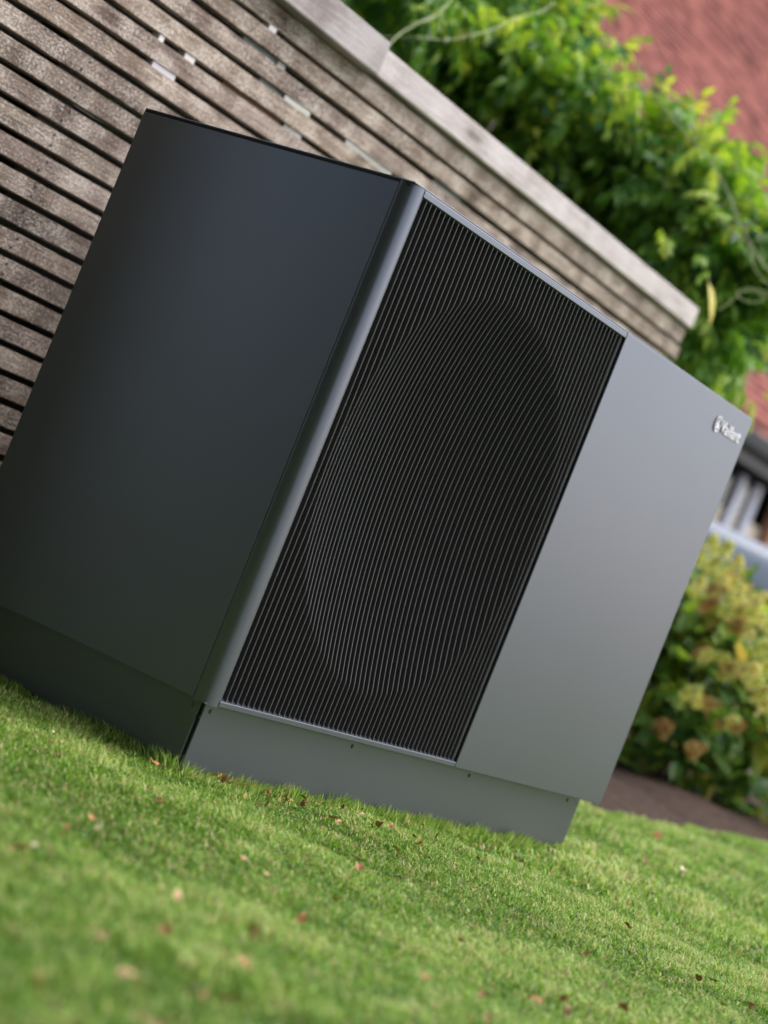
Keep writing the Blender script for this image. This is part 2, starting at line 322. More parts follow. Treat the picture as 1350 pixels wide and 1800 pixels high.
# plinth
PB = 0.022
PX, PR = 0.0265, 1.0725     # plinth set back under the body
bm = bmesh.new(); box(bm, PX + .005, PR, PB, PB + 0.003, -0.03, B - 0.0012, 0.0006, 1); bobj('plinth_front', bm, PAINT, hp)
bm = bmesh.new(); box(bm, PX, PX + .003, PB + 0.0045, D - 0.01, -0.03, B - 0.0012, 0.0006, 1); bobj('plinth_side', bm, PAINT, hp)
bm = bmesh.new(); box(bm, PR - .003, PR, PB + 0.0035, D - 0.01, -0.03, B - 0.0012, 0.0006, 1); bobj('plinth_side', bm, PAINT, hp)
bm = bmesh.new(); box(bm, PX + .0034, PX + .0075, PB + 0.0034, PB + 0.02, -0.03, B - 0.0014); bobj('plinth_core', bm, BLACK, hp)
bm = bmesh.new(); box(bm, 0.002, Wd - 0.002, 0.003, D - 0.002, B + 0.0002, B + 0.0018); bobj('floor_pan', bm, PAINT, hp)
def screw(loc, axis):
    bm = bmesh.new(); bmesh.ops.create_cone(bm, cap_ends=True, segments=14, radius1=0.0032, radius2=0.0026, depth=0.0016)
    bmesh.ops.create_cone(bm, cap_ends=True, segments=6, radius1=0.0013, radius2=0.0013, depth=0.0004, matrix=Matrix.Translation((0, 0, 0.00105)))
    Rm = Matrix.Rotation(math.pi / 2, 4, 'X') if axis == 'y' else Matrix.Rotation(-math.pi / 2, 4, 'Y')
    bmesh.ops.transform(bm, matrix=Matrix.Translation(loc) @ Rm, verts=bm.verts)
    o = bobj('screw', bm, SCREW, hp)
screw((0.046, PB - 0.0006, 0.0715), 'y'); screw((0.374, PB - 0.0006, 0.0725), 'y'); screw((0.702, PB - 0.0006, 0.0725), 'y'); screw((1.03, PB - 0.0006, 0.0725), 'y')
screw((PX - .0004, 0.038, 0.0722), 'x'); 
bm = bmesh.new(); box(bm, PX + .0005, PX + .0045, PB - 0.001, PB + 0.0042, 0.0605, 0.0645, 0.0008, 1); bobj('clip', bm, BLACK, hp)
# badge: oval emblem with a small hare inside a ring, and lettering
def text_obj(txt, size, ext, name, loc, mat):
    cu_ = bpy.data.curves.new(name, 'FONT'); cu_.body = txt; cu_.size = size; cu_.extrude = ext; cu_.offset = size * 0.012; cu_.resolution_u = 4
    tmp = bpy.data.objects.new('tmp', cu_); COL.objects.link(tmp)
    dg = bpy.context.evaluated_depsgraph_get(); me = bpy.data.meshes.new_from_object(tmp.evaluated_get(dg)); me.name = name
    bpy.data.objects.remove(tmp); bpy.data.curves.remove(cu_)
    me.transform(Matrix.Translation(loc) @ Matrix.Rotation(math.pi / 2, 4, 'X')); me.materials.clear()
    return link(name, me, mat, hp)
text_obj('Vaillant', 0.0262, 0.0011, 'badge_lettering', (0.9985, -0.0012, 0.7013), BADGE)
ecx, ecz = 0.9855, 0.7095
V = []; F = []; n = 40
for k in range(n):
    a = 2 * math.pi * k / n
    for rr, yy in ((1.0, 0.0), (1.0, -0.002), (0.84, -0.002), (0.84, 0.0)):
        V.append((ecx + 0.0105 * rr * math.cos(a), yy, ecz + 0.0128 * rr * math.sin(a)))
for k in range(n):
    for q in range(3): F.append((k * 4 + q, ((k + 1) % n) * 4 + q, ((k + 1) % n) * 4 + q + 1, k * 4 + q + 1))
# hare silhouette (profile head with two ears over a rounded body)
hare = [(-.55, -.62), (.45, -.62), (.62, -.35), (.50, -.05), (.22, .12), (.05, .10), (.02, .22), (.34, .62), (.30, .76), (.12, .66), (-.12, .30), (-.10, .62), (-.22, .70), (-.32, .50), (-.36, .22), (-.58, .10), (-.66, -.06), (-.50, -.14), (-.36, -.22), (-.42, -.40)]
b0 = len(V); m_ = len(hare)
for yy in (0.0, -0.0018):
    for hx, hz in hare: V.append((ecx + hx * 0.0095, yy, ecz + hz * 0.0115))
F.append(tuple(b0 + m_ + k for k in range(m_))); F += [(b0 + k, b0 + (k + 1) % m_, b0 + m_ + (k + 1) % m_, b0 + m_ + k) for k in range(m_)]
pydata('badge_emblem', V, F, BADGE, hp)

# ------------------------------------------------------------------ slatted fence
fe = empty('wooden_fence', 'weathered horizontal slat fence with pale capping board behind the heat pump', 'fence', (0, 0.88, 0))
fe.rotation_euler = (0, math.radians(0.15), math.atan(0.04))
PIT, GZ = 0.0421, 0.874
def slat_mesh(L, h, th, seed):
    nx = int(L / 0.035); rr = random.Random(seed); V = []; F = []; tilt = (rr.random() - .5) * 0.0016
    ph = rr.random() * 50
    for i in range(nx + 1):
        x = L * i / nx
        dt = 0.0009 * noise.noise(Vector((x * 9, ph, 0))) + 0.0005 * noise.noise(Vector((x * 40, ph, 3))) + tilt * (x / L - .5)
        db = 0.0009 * noise.noise(Vector((x * 9, ph, 9))) + 0.0006 * noise.noise(Vector((x * 40, ph, 12))) + tilt * (x / L - .5)
        dy = 0.0012 * noise.noise(Vector((x * 3, ph, 5)))
        V += [(x, dy, -h / 2 + db + .0008), (x, dy, h / 2 + dt - .0008), (x, dy + .0012, h / 2 + dt), (x, dy + th, h / 2 + dt), (x, dy + th, -h / 2 + db), (x, dy + .0012, -h / 2 + db)]
    for i in range(nx):
        a = i * 6
        for q in range(6): F.append((a + q, a + (q + 1) % 6, a + 6 + (q + 1) % 6, a + 6 + q)[::-1])
    F.append(tuple(range(6))[::-1]); F.append(tuple(nx * 6 + k for k in range(6)))
    me = bpy.data.meshes.new('slat'); me.from_pydata(V, [], F); me.update(); me.materials.append(SLAT); return me
rr = random.Random(3)
for i in range(-20, 7):
    bm = bmesh.new(); box(bm, -0.6, 2.63, 0.091, 0.105, GZ + PIT * i - .0195, GZ + PIT * i + .0195, .001, 1); bobj('rear_slat', bm, DARKW, fe)
    zc = GZ - PIT / 2 + PIT * i
    h = 0.0315 + (rr.random() - .5) * 0.0016
    if i == 6: h = 0.036
    xe = 2.64 + (rr.random() - .5) * 0.03
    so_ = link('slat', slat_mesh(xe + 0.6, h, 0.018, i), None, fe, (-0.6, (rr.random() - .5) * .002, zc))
    tf = min(1, max(.42, .42 + .58 * (i + 12) / 15)); so_.color = (tf, tf * (.985 if i % 3 else 1.0), tf * (.95 if i % 2 else .99), min(1, max(.35, tf)))   # lower boards darker: algae stain plus low-sky shade painted into the colour
def cap_mesh(L, h0, h1, y0, y1, seed):
    bm = bmesh.new(); box(bm, 0, L, y0, y1, h0, h1, 0.003, 2)
    bmesh.ops.subdivide_edges(bm, edges=[e for e in bm.edges if abs(e.verts[0].co.x - e.verts[1].co.x) > L * .9], cuts=14)
    for v in bm.verts: v.co.z += 0.001 * noise.noise(Vector((v.co.x * 2, seed, 0)))
    return bm
o = bobj('cap_board', cap_mesh(1.65, 1.1215, 1.1855, -0.030, 0.11, 1), CAP, fe); o.location = (-0.655, 0, 0.0035)
o = bobj('cap_board', cap_mesh(1.638, 1.1245, 1.177, -0.013, 0.11, 2), CAP, fe); o.location = (0.9975, 0, 0.006)
bm = bmesh.new(); box(bm, -0.6, 2.62, 0.0, 0.018, 1.1335, 1.1475); bobj('top_rail', bm, BROWNW, fe).location = (0, .004, 0)
for x in (-0.59, 0.28, 1.36, 2.52):
    bm = bmesh.new(); box(bm, x, x + 0.07, 0.0225, 0.09, -0.05, 1.119, 0.003, 1); bobj('post', bm, DARKW, fe)
def spacer(x0, x1, zc, mat, y=0.0035, name='spacer_block'):
    bm = bmesh.new(); box(bm, x0, x1, y, y + 0.0165, zc - 0.0062, zc + 0.0062, 0.0006, 1); bobj(name, bm, mat, fe)
def gz(i): return GZ + PIT * i
spacer(0.455, 0.520, gz(1), LILAC, 0.0015); spacer(0.520, 0.549, gz(2), WHITEP, 0.0015); spacer(0.446, 0.460, gz(2), WHITEP, 0.0015)
spacer(0.693, 0.716, gz(5) - .002, WHITEP, 0.0015); spacer(0.651, 0.756, gz(4), TEAL, 0.010); spacer(0.757, 0.781, gz(4), PALE, 0.006)
spacer(0.733, 0.806, gz(3), TEAL, 0.010); spacer(0.8065, 0.893, gz(3), PALE, 0.003); spacer(0.644, 0.834, gz(2), BROWNW, 0.010)
spacer(0.8345, 0.894, gz(2), PALE, 0.003); spacer(1.023, 1.198, gz(3), PALE, 0.003); spacer(1.35, 1.47, gz(4), TEAL, 0.010)
for i in range(-14, 7):
    for x in (0.315, 1.395, 2.555):
        for dz in (-.008, .009):
            bm = bmesh.new(); bmesh.ops.create_cone(bm, cap_ends=True, segments=8, radius1=0.0026, radius2=0.0022, depth=0.0016, matrix=Matrix.Translation((x + (rr.random() - .5) * .02, -0.0008, GZ - PIT / 2 + PIT * i + dz)) @ Matrix.Rotation(math.pi / 2, 4, 'X')); bobj('screw', bm, SCREW, fe)
# small nail heads
for (x, i) in ((0.235, 3), (0.215, 2), (0.195, 1), (0.215, 1), (0.31, 3), (0.33, 4), (0.36, 2), (0.24, 0), (0.26, 0), (0.275, -1), (0.30, -2), (1.04, 5), (1.0, 6), (0.24, 5)):
    bm = bmesh.new(); bmesh.ops.create_cone(bm, cap_ends=True, segments=8, radius1=0.0018, radius2=0.0014, depth=0.0014, matrix=Matrix.Translation((x, -0.0014, GZ - PIT / 2 + PIT * i + (rr.random() - .5) * .014)) @ Matrix.Rotation(math.pi / 2, 4, 'X'))
    bobj('nail', bm, BADGE if x < 1 else SCREW, fe)

# ------------------------------------------------------------------ leaves
def leaflet(L, W, droop, cup=0.15, n=3):
    """pointed oval, midrib along +x, z up"""
    V = [(0, 0, 0)]; rows = []
    for k in range(1, n + 1):
        t = k / (n + 1); wv = W * math.sin(math.pi * t ** 0.8) / 2; z = -droop * L * t * t
        V += [(L * t, -wv, z + cup * wv), (L * t, 0, z), (L * t, wv, z + cup * wv)]
    V.append((L, 0, -droop * L)); F = [(0, 1, 2), (0, 2, 3)]
    for k in range(n - 1):
        a = 1 + 3 * k; F += [(a, a + 3, a + 4, a + 1), (a + 1, a + 4, a + 5, a + 2)]
    a = 1 + 3 * (n - 1); e = len(V) - 1; F += [(a, e, a + 1), (a + 1, e, a + 2)]
    return np.array(V), F
def compound(pairs, L, ll, lw):
    Vs = []; Fs = []
    def put(V, F, M):
        b = sum(len(v) for v in Vs); Vs.append(V @ M[:3, :3].T + M[:3, 3]); Fs.extend([tuple(i + b for i in f) for f in F])
    def rp(t): return np.array([L * t * (1 - .12 * t), 0, -0.35 * L * t * t])
    # rachis
    V = []; F = []
    for k in range(6):
        p = rp(k / 5); V += [p + (0, -.0012, 0), p + (0, .0012, 0)]
    F = [(2 * k, 2 * k + 2, 2 * k + 3, 2 * k + 1) for k in range(5)]; Vs.append(np.array(V)); Fs.extend(F)
    for k in range(pairs + 1):
        t = 0.22 + 0.78 * k / pairs; p = rp(t)
        for s in ((-1, 1) if k < pairs else (0,)):
            V, F2 = leaflet(ll * random.uniform(.85, 1.1), lw, random.uniform(.25, .7), .25)
            ang = s * math.radians(random.uniform(50, 70)); tilt = math.radians(random.uniform(10, 45))
            M = Matrix.Translation(Vector(p)) @ Matrix.Rotation(ang, 4, 'Z') @ Matrix.Rotation(tilt, 4, 'Y') @ Matrix.Rotation(random.uniform(-.4, .4), 4, 'X')
            put(V, F2, np.array(M))
    return np.concatenate(Vs), Fs
def rot_frames(dirs, roll):
    """frames with x along dirs, z roughly up"""
    x = dirs / np.linalg.norm(dirs, axis=1, keepdims=True); up = np.tile([0, 0, 1.0], (len(x), 1))
    y = np.cross(up, x); y /= np.linalg.norm(y, axis=1, keepdims=True) + 1e-9; z = np.cross(x, y)
    c, s = np.cos(roll)[:, None], np.sin(roll)[:, None]
    y2 = y * c + z * s; z2 = -y * s + z * c
    return np.stack([x, y2, z2], axis=2)
def scatter(protos, pos, frames, scale, which, name, mat, parent, vrand, n_parts, part='leaf'):
    """the n_parts leaves nearest the camera become single parts, the rest one joined part"""
    d = np.linalg.norm(pos - np.array(CAM_POS), axis=1); order = np.argsort(d); near = order[:n_parts]; rest = order[n_parts:]
    mes = []
    for V, F in protos:
        me = bpy.data.meshes.new(part); me.from_pydata([tuple(v) for v in V], [], F); me.update(); me.materials.append(mat); mes.append(me)
    off = parent.location
    for i in near:
        o = bpy.data.objects.new(part, mes[which[i]]); COL.objects.link(o); o.parent = parent
        M = np.eye(4); M[:3, :3] = frames[i] * scale[i]; M[:3, 3] = pos[i] - np.array(off); o.matrix_local = Matrix(M.tolist())
    Vs = []; pl = []; ix = []; vv = []; b = 0
    for k, (V, F) in enumerate(protos):
        sel = rest[which[rest] == k]
        if len(sel) == 0: continue
        W = np.einsum('nij,vj->nvi', frames[sel] * scale[sel][:, None, None], V) + pos[sel][:, None, :] - np.array(off)
        flat = np.concatenate([np.array(f) for f in F]); lens = np.array([len(f) for f in F])
        offs = (np.arange(len(sel)) * len(V))[:, None] + b
        Vs.append(W.reshape(-1, 3)); ix.append((flat[None, :] + offs).ravel()); pl.append(np.tile(lens, len(sel))); vv.append(np.repeat(vrand[sel], len(V))); b += len(sel) * len(V)
    o = npmesh(name, np.concatenate(Vs), np.concatenate(pl), np.concatenate(ix), mat, parent, np.concatenate(vv)); o['kind'] = 'stuff'
    return o

# ------------------------------------------------------------------ wisteria behind the fence (crown built as overlapping clumps)
wi = empty('wisteria', 'leafy green wisteria spilling over behind the slat fence with pale twining shoots', 'climbing plant', (2.9, 2.2, 0))
def P(px, py, d):      # clump centres were surveyed once from the camera position: bearing + distance -> world point
    v = cf + cr * ((px - 675) / 3787.4) - cu * ((py - 900) / 3787.4); return np.array(CAM_POS + v * d)
clumps = [(640, -90, 150, 6.0), (760, 10, 130, 6.3), (880, 60, 150, 6.7), (925, 60, 90, 6.9), (960, 190, 130, 6.5), (1020, 190, 75, 7.0), (1085, 280, 90, 6.6), (1170, 280, 62, 6.5), (1225, 290, 45, 6.4),
          (1215, 365, 70, 6.3), (1150, 400, 110, 6.6), (1245, 440, 60, 6.2), (1220, 500, 75, 6.4), (1285, 510, 30, 6.2), (1200, 575, 50, 6.3), (1245, 600, 28, 6.1), (1080, 440, 140, 7.0), (980, 340, 160, 7.0), (840, 250, 160, 6.8),
          (880, -130, 150, 7.0), (740, -190, 170, 6.6), (960, -60, 60, 7.2), (1120, 620, 100, 6.8), (950, 520, 170, 7.2), (1080, 850, 60, 7.0), (780, 420, 170, 7.0), (620, 250, 170, 6.6), (480, 60, 140, 6.2), (380, 220, 140, 6.0), (1350, 450, 50, 6.2), (1290, 400, 50, 6.3)]
random.seed(11)
protos = [compound(p, L, ll, lw) for p, L, ll, lw in ((6, .17, .052, .018), (5, .14, .050, .018), (6, .19, .056, .019), (4, .11, .046, .017))]
pos = []; dr = []
for (px, py, r, d) in clumps:
    c = P(px, py, d); R = r * d / 3787.4; nleaf = int(75 + 155 * (R / 0.2) ** 2)
    u = RNG.normal(size=(nleaf, 3)); u /= np.linalg.norm(u, axis=1, keepdims=True)
    rad = R * RNG.uniform(0.35, 1.0, nleaf) ** 0.5 * (1 + .12 * RNG.normal(size=nleaf))
    p = c + u * rad[:, None] * [1, 1, .95]
    pos.append(p); dd = u * [1, 1, .5] + RNG.normal(size=(nleaf, 3)) * .7 + [0, 0, -.12]; dr.append(dd)
pos = np.concatenate(pos); dr = np.concatenate(dr)
ok = (pos[:, 1] > 0.88 + .04 * pos[:, 0] + .30) | ((pos[:, 0] > 2.95) & (pos[:, 1] > .8)); ok &= pos[:, 2] > 0.05
pos = pos[ok]; dr = dr[ok]; n = len(pos)
cl = np.array([noise.noise(Vector(p * 3.2)) for p in pos])
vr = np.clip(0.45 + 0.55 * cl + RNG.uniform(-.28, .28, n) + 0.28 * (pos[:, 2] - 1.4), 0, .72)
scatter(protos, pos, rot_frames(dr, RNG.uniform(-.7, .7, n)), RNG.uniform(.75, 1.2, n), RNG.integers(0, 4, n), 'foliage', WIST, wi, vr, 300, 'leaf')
# bare trunk and limbs inside, twining shoots outside
def shoot(pts, r, name='shoot', mat=STEM, parent=wi):
    off = parent.location; r = r * .7 if name == 'shoot' else r
    V, F = tube([Vector(p) - off for p in smooth_path(pts)], r, 6); return pydata(name, V, F, mat, parent, smooth=True)
for pts, r0 in (([(2.75, 2.2, -.05), (2.8, 2.15, .4), (2.7, 2.3, .8), (2.9, 2.1, 1.2), (3.0, 2.0, 1.6)], .035), ([(2.7, 2.28, .7), (2.3, 2.4, 1.1), (1.9, 2.5, 1.4), (1.5, 2.5, 1.6)], .022), ([(2.85, 2.15, 1.0), (3.2, 1.8, 1.2), (3.3, 1.6, 1.4)], .02)):
    shoot(pts, [r0 * (1 - .85 * k / ((len(pts) - 1) * 5)) for k in range((len(pts) - 1) * 5 + 1)], 'trunk' if r0 > .03 else 'limb', BARK)
Q = lambda px, py, d: tuple(P(px, py, d))
shoot([Q(672, 92, 4.75), Q(690, 72, 4.8), Q(705, 58, 4.85), Q(740, 38, 4.9), Q(775, 20, 5.0), Q(800, -10, 5.1)], .0028)
shoot([Q(650, 52, 4.9), Q(665, 62, 4.9), Q(700, 66, 4.9), Q(740, 66, 4.9), Q(785, 70, 4.95), Q(828, 62, 5.0), Q(870, 50, 5.1), Q(905, 33, 5.2), Q(950, 20, 5.3), Q(975, 5, 5.4)], .0022)
shoot([Q(700, 65, 4.9), Q(715, 48, 4.9), Q(728, 40, 4.9), Q(760, 33, 4.95), Q(780, 10, 5.0)], .0020)
shoot([Q(1120, 110, 5.8), Q(1150, 165, 5.7), Q(1195, 225, 5.7), Q(1240, 270, 5.6), Q(1275, 330, 5.6), Q(1300, 390, 5.5), Q(1325, 440, 5.5), Q(1350, 475, 5.5), Q(1390, 500, 5.5)], .0034)
shoot([Q(1240, 350, 5.7), Q(1280, 400, 5.6), Q(1315, 430, 5.6), Q(1325, 470, 5.5), Q(1350, 500, 5.5), Q(1400, 540, 5.5)], .0026)
shoot([Q(1262, 545, 5.4), Q(1285, 530, 5.4), Q(1300, 514, 5.4), Q(1325, 512, 5.4), Q(1345, 524, 5.4), Q(1325, 532, 5.4), Q(1303, 526, 5.4), Q(1298, 512, 5.45), Q(1330, 508, 5.4), Q(1380, 530, 5.4)], .0028)
shoot([Q(1265, 365, 5.6), Q(1300, 345, 5.6), Q(1325, 360, 5.6), Q(1330, 385, 5.6), Q(1310, 400, 5.6), Q(1290, 395, 5.6)], .0022)
shoot([Q(1050, 130, 5.8), Q(1085, 148, 5.8), Q(1130, 155, 5.8), Q(1160, 140, 5.8)], .002)
for (px, py, d) in ((785, 68, 4.95), (735, 66, 4.9), (828, 62, 5.0), (866, 52, 5.1), (782, 71, 4.94)):
    bm = bmesh.new(); bmesh.ops.create_icosphere(bm, subdivisions=1, radius=.0058, matrix=Matrix.Translation(Vector(P(px, py, d)) - wi.location) @ Matrix.Diagonal((1.4, 1, .8, 1))); bobj('bud', bm, STEM, wi, True)
# young shoots' bright leaves, a single yellow one, and the sprays at the right
bright = leaf_mat('young_wisteria_leaf', [(0, (.20, .36, .04)), (.6, (.30, .45, .06)), (1, (.42, .52, .10))], .45)
yellow = simple('yellowing_leaf', (.50, .42, .05), .6, var=.2)
ymes = []
for V, F in protos:
    me = bpy.data.meshes.new('young_leaf'); me.from_pydata([tuple(v) for v in V], [], F); me.update(); me.materials.append(bright); ymes.append(me)
for (px, py, d, s) in [(760, 25, 5, .5), (800, 35, 5.1, .55), (770, 8, 5, .5), (830, 12, 5.1, .5), (900, 35, 5.2, .6), (935, 22, 5.3, .7), (960, 30, 5.3, .6), (985, 25, 5.4, .6), (950, 55, 5.3, .6), (1015, 85, 5.4, .6), (1160, 70, 6, .6), (1110, 140, 5.9, .8), (1130, 165, 5.9, .8), (1090, 120, 5.9, .7),
                     (1270, 190, 6, .9), (1290, 210, 6, .9), (1300, 235, 6, .8), (1250, 250, 6, .8), (1285, 290, 5.9, .8), (1310, 300, 5.9, .8), (1330, 310, 5.9, .7), (1255, 285, 5.9, .8), (1160, 400, 5.6, .7), (1175, 420, 5.6, .7), (1300, 680, 5.9, .65), (1320, 690, 5.9, .6), (1285, 665, 5.9, .6), (1265, 690, 5.9, .6), (1345, 690, 5.9, .6), (1270, 665, 5.9, .5), (1235, 460, 5.6, .7), (1250, 475, 5.6, .6), (1270, 350, 5.7, .8), (1290, 385, 5.7, .7), (1325, 600, 5.8, .6)]:
    o = bpy.data.objects.new('young_leaf', random.choice(ymes)); COL.objects.link(o); o.parent = wi
    o.location = Vector(P(px, py, d)) - wi.location; o.rotation_euler = (random.uniform(-.9, .9), random.uniform(-.3, .8), random.uniform(0, 6.28)); o.scale = (s * .85,) * 3
V, F = leaflet(.11, .035, .3); o = pydata('yellow_leaf', V, F, yellow, wi); o.location = Vector(P(1245, 495, 5.45)) - wi.location; o.rotation_euler = (.6, .9, -1.0); o['label'] = 'yellow autumn leaf'

# ------------------------------------------------------------------ hydrangea
hy = empty('hydrangea_bush', 'rounded hydrangea bush with lime and rusty flower heads on the soil bed', 'shrub', (4.0, 1.35, 0))
hc = np.array([3.95, 1.40, 0.31]); hr = np.array([0.62, 0.62, 0.345])
def lf(L, W):
    return leaflet(L, W, random.uniform(.15, .5), .3, 4)
hprot = [lf(.095, .050), lf(.08, .042), lf(.105, .050)]
n = 4000
u = RNG.normal(size=(n, 3)); u[:, 2] = np.where(u[:, 2] < -.6, -u[:, 2], u[:, 2]); u /= np.linalg.norm(u, axis=1, keepdims=True)
lump = np.array([1 + .16 * noise.noise(Vector(q * 2.2) + Vector((5, 0, 0))) for q in u])
pos = hc + u * hr * (RNG.uniform(.25, 1.0, n) ** .45 * lump)[:, None]
lo = RNG.random(n) < .22; aa = RNG.uniform(0, 6.28, n); rr_ = RNG.uniform(.3, .66, n); pos[lo] = np.stack([hc[0] + rr_ * np.cos(aa), hc[1] + rr_ * np.sin(aa), RNG.uniform(.03, .24, n)], 1)[lo]
ok = (pos[:, 2] > .03); pos = pos[ok]; u = u[ok]; n = len(pos)
dr = u * [1, 1, .4] + RNG.normal(size=(n, 3)) * .5 + [0, 0, -.25]
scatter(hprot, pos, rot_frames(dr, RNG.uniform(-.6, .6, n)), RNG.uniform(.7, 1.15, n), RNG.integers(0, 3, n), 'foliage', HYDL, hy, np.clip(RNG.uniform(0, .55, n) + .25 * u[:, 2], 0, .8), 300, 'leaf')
def head_mesh(seed, mat, name='flower_head'):
    r = random.Random(seed); V = []; F = []
    for k in range(110):
        t = r.random() ** .8; a = r.random() * 2 * math.pi; R = .042 * (1 - t * .8) * math.sqrt(r.uniform(.5, 1)); z = .115 * t
        c = Vector((R * math.cos(a), R * math.sin(a), z)); nrm = Vector((math.cos(a), math.sin(a), .5 + t)).normalized() + Vector((r.uniform(-.4, .4), r.uniform(-.4, .4), r.uniform(-.4, .4))); nrm.normalize()
        t1 = nrm.orthogonal().normalized(); t2 = nrm.cross(t1); s = r.uniform(.007, .011); b = len(V)
        V += [c + nrm * .002, c + t1 * s + nrm * .004, c + (t1 + t2) * s * .45, c + t2 * s + nrm * .004, c + (t2 - t1) * s * .45, c - t1 * s + nrm * .004, c - (t1 + t2) * s * .45, c - t2 * s + nrm * .004, c + (t1 - t2) * s * .45]
        F += [(b, b + 1 + q, b + 1 + (q + 1) % 8) for q in range(8)]
    V, F = [tuple(v) for v in V], F
    me = bpy.data.meshes.new(name); me.from_pydata(V, [], F); me.update(); me.materials.append(mat); return me
hm = [head_mesh(k, HYDF) for k in range(3)]; hb = [head_mesh(k + 9, HYDB) for k in range(2)]
lime = [(1262, 985, 6.1), (1290, 1010, 6.0), (1340, 1100, 5.9), (1248, 1005, 6.1), (1290, 1050, 5.9), (1330, 1095, 5.85), (1315, 1185, 5.75), (1325, 1215, 5.72), (1212, 1228, 5.85), (1345, 1180, 5.8), (1268, 1075, 5.9), (1310, 1120, 5.85), (1230, 1040, 6.1), (1350, 1125, 5.8), (1316, 1058, 6.0), (1262, 1040, 6.0), (1240, 985, 6.2), (1345, 1240, 5.75), (1270, 1015, 6.2), (1370, 1120, 5.9), (1380, 1160, 5.8), (1290, 1090, 5.9), (1305, 1075, 5.9), (1335, 1150, 5.8), (1320, 1200, 5.7)]
rust = [(1245, 1062, 5.95), (1285, 1100, 5.82), (1235, 1155, 5.85), (1262, 1165, 5.83), (1278, 1178, 5.8), (1228, 1232, 5.82), (1275, 1272, 5.72), (1165, 1285, 5.95), (1225, 1322, 5.75), (1256, 1052, 5.95)]
def head(me, p, s):
    o = bpy.data.objects.new('flower_head', me); COL.objects.link(o); o.parent = hy; o.location = Vector(p) - hy.location
    out = (Vector(p) - Vector(hc)); out.z = abs(out.z) * .8 + .18; out = (out.normalized() + Vector((random.uniform(-.3, .3), random.uniform(-.3, .3), 0))).normalized()
    q = out.to_track_quat('Z', 'Y'); o.rotation_euler = q.to_euler(); o.scale = (s,) * 3
for k, (px, py, d) in enumerate(lime): head(hm[k % 3], P(px, py, d), random.uniform(.5, .95))
for k, (px, py, d) in enumerate(rust):
    for q in range(3): head((hb + hb + hm)[(k + q) % 7], P(px + random.uniform(-14, 14), py + random.uniform(-12, 12), d + random.uniform(-.04, .04)), random.uniform(.34, .55))
for k in range(60):
    a = random.uniform(0, 2 * math.pi); e = random.uniform(.25, 1.3); uu = np.array([math.cos(a) * math.cos(e), math.sin(a) * math.cos(e), math.sin(e)])
    if uu[0] * .83 + uu[1] * .55 < 0.1: continue
    head(random.choice(hm + hb), hc + uu * hr * 1.0, random.uniform(.5, .95))
for k in range(16):
    a = 2 * math.pi * k / 16 + .2; r_ = random.uniform(.35, .55)
    shoot([(4.0 + .08 * math.cos(a), 1.3 + .08 * math.sin(a), -.03), (4.0 + .6 * r_ * math.cos(a), 1.3 + .6 * r_ * math.sin(a), .25), (4.0 + r_ * math.cos(a), 1.3 + r_ * math.sin(a), .55)], .006, 'stem', BARK, hy)
# stones at the bed edge
STONE = simple('pale_pink_stone', (.42, .36, .34), .85, var=.2, scale=30, bump=.6)
for (x, y, s, lab) in ((4.05, .70, .05, 'pale pinkish stone on the soil bed edge, right of the bush'), (4.45, .86, .07, 'larger pale stone behind the first at the soil bed edge')):
    bm = bmesh.new(); bmesh.ops.create_icosphere(bm, subdivisions=3, radius=s)
    for v in bm.verts: v.co = v.co * (1 + .3 * noise.noise(v.co * 14)); v.co.z *= .45
    o = bobj('stone', bm, STONE, None, True); o.location = (x, y, .015); tag(o, lab, 'stone', 'stones at the bed edge')

# ------------------------------------------------------------------ far house with clay tile roof
TILE = leaf_mat('clay_roof_tile', [(0, (.13, .044, .038)), (.45, (.25, .085, .072)), (1, (.38, .145, .12))], 0.0, .85, .15)
WALLM = simple('dark_stained_wall', (.020, .022, .024), .6, var=.2); CREAM = simple('cream_render', (.62, .54, .42), .8, var=.06)
FASC = simple('grey_fascia_board', (.12, .12, .125), .6, var=.06); GUT = simple('dark_gutter', (.012, .016, .018), .6, spec=.2)
WFR = simple('white_window_frame', (.46, .48, .60), .4, var=.03); BRICK = simple('orange_brown_brick', (.38, .20, .12), .9, var=.25, scale=30)
GLASS = simple('window_glass', (.01, .014, .014), .08, spec=.8)
ho = empty('house', 'red clay tiled house with dark gutter and glazed front beyond the drive', 'house', (15, 6.2, 0))
def hbox(name, x0, x1, y0, y1, z0, z1, mat, bev=0.004, par=ho):
    bm = bmesh.new(); box(bm, x0 - 15, x1 - 15, y0 - 6.2, y1 - 6.2, z0, z1, bev, 1); return bobj(name, bm, mat, par)
hbox('wall', 13.22 + .0, 24, 6.3, 6.5, -.05, 2.3, WALLM); hbox('wall', 8, 13.21, 5.85, 6.5, -.05, 2.3, WALLM); hbox('side_wall', 8.0, 8.2, 6.52, 14, -.05, 2.3, CREAM)
hbox('sill_wall', 12.9, 14.9, 5.80, 5.845, -.05, 1.68, CREAM); hbox('brick_pier', 14.22, 14.75, 5.70, 5.795, -.05, 2.0, BRICK)
hbox('glazing', 13.23, 15.8, 5.86, 5.88, 1.68, 2.0, GLASS)
wf = hbox('window_frame', 13.42, 13.53, 5.74, 5.79, 1.3, 1.97, WFR); hbox('window_frame', 13.74, 13.86, 5.74, 5.79, 1.3, 1.97, WFR)
hbox('fascia', 8, 24, 5.50, 5.53, 2.0, 2.115, FASC); hbox('soffit', 8, 24, 5.535, 6.28, 2.08, 2.1, FASC)
hbox('gutter', 8, 24, 5.38, 5.495, 2.09, 2.23, GUT, .02)
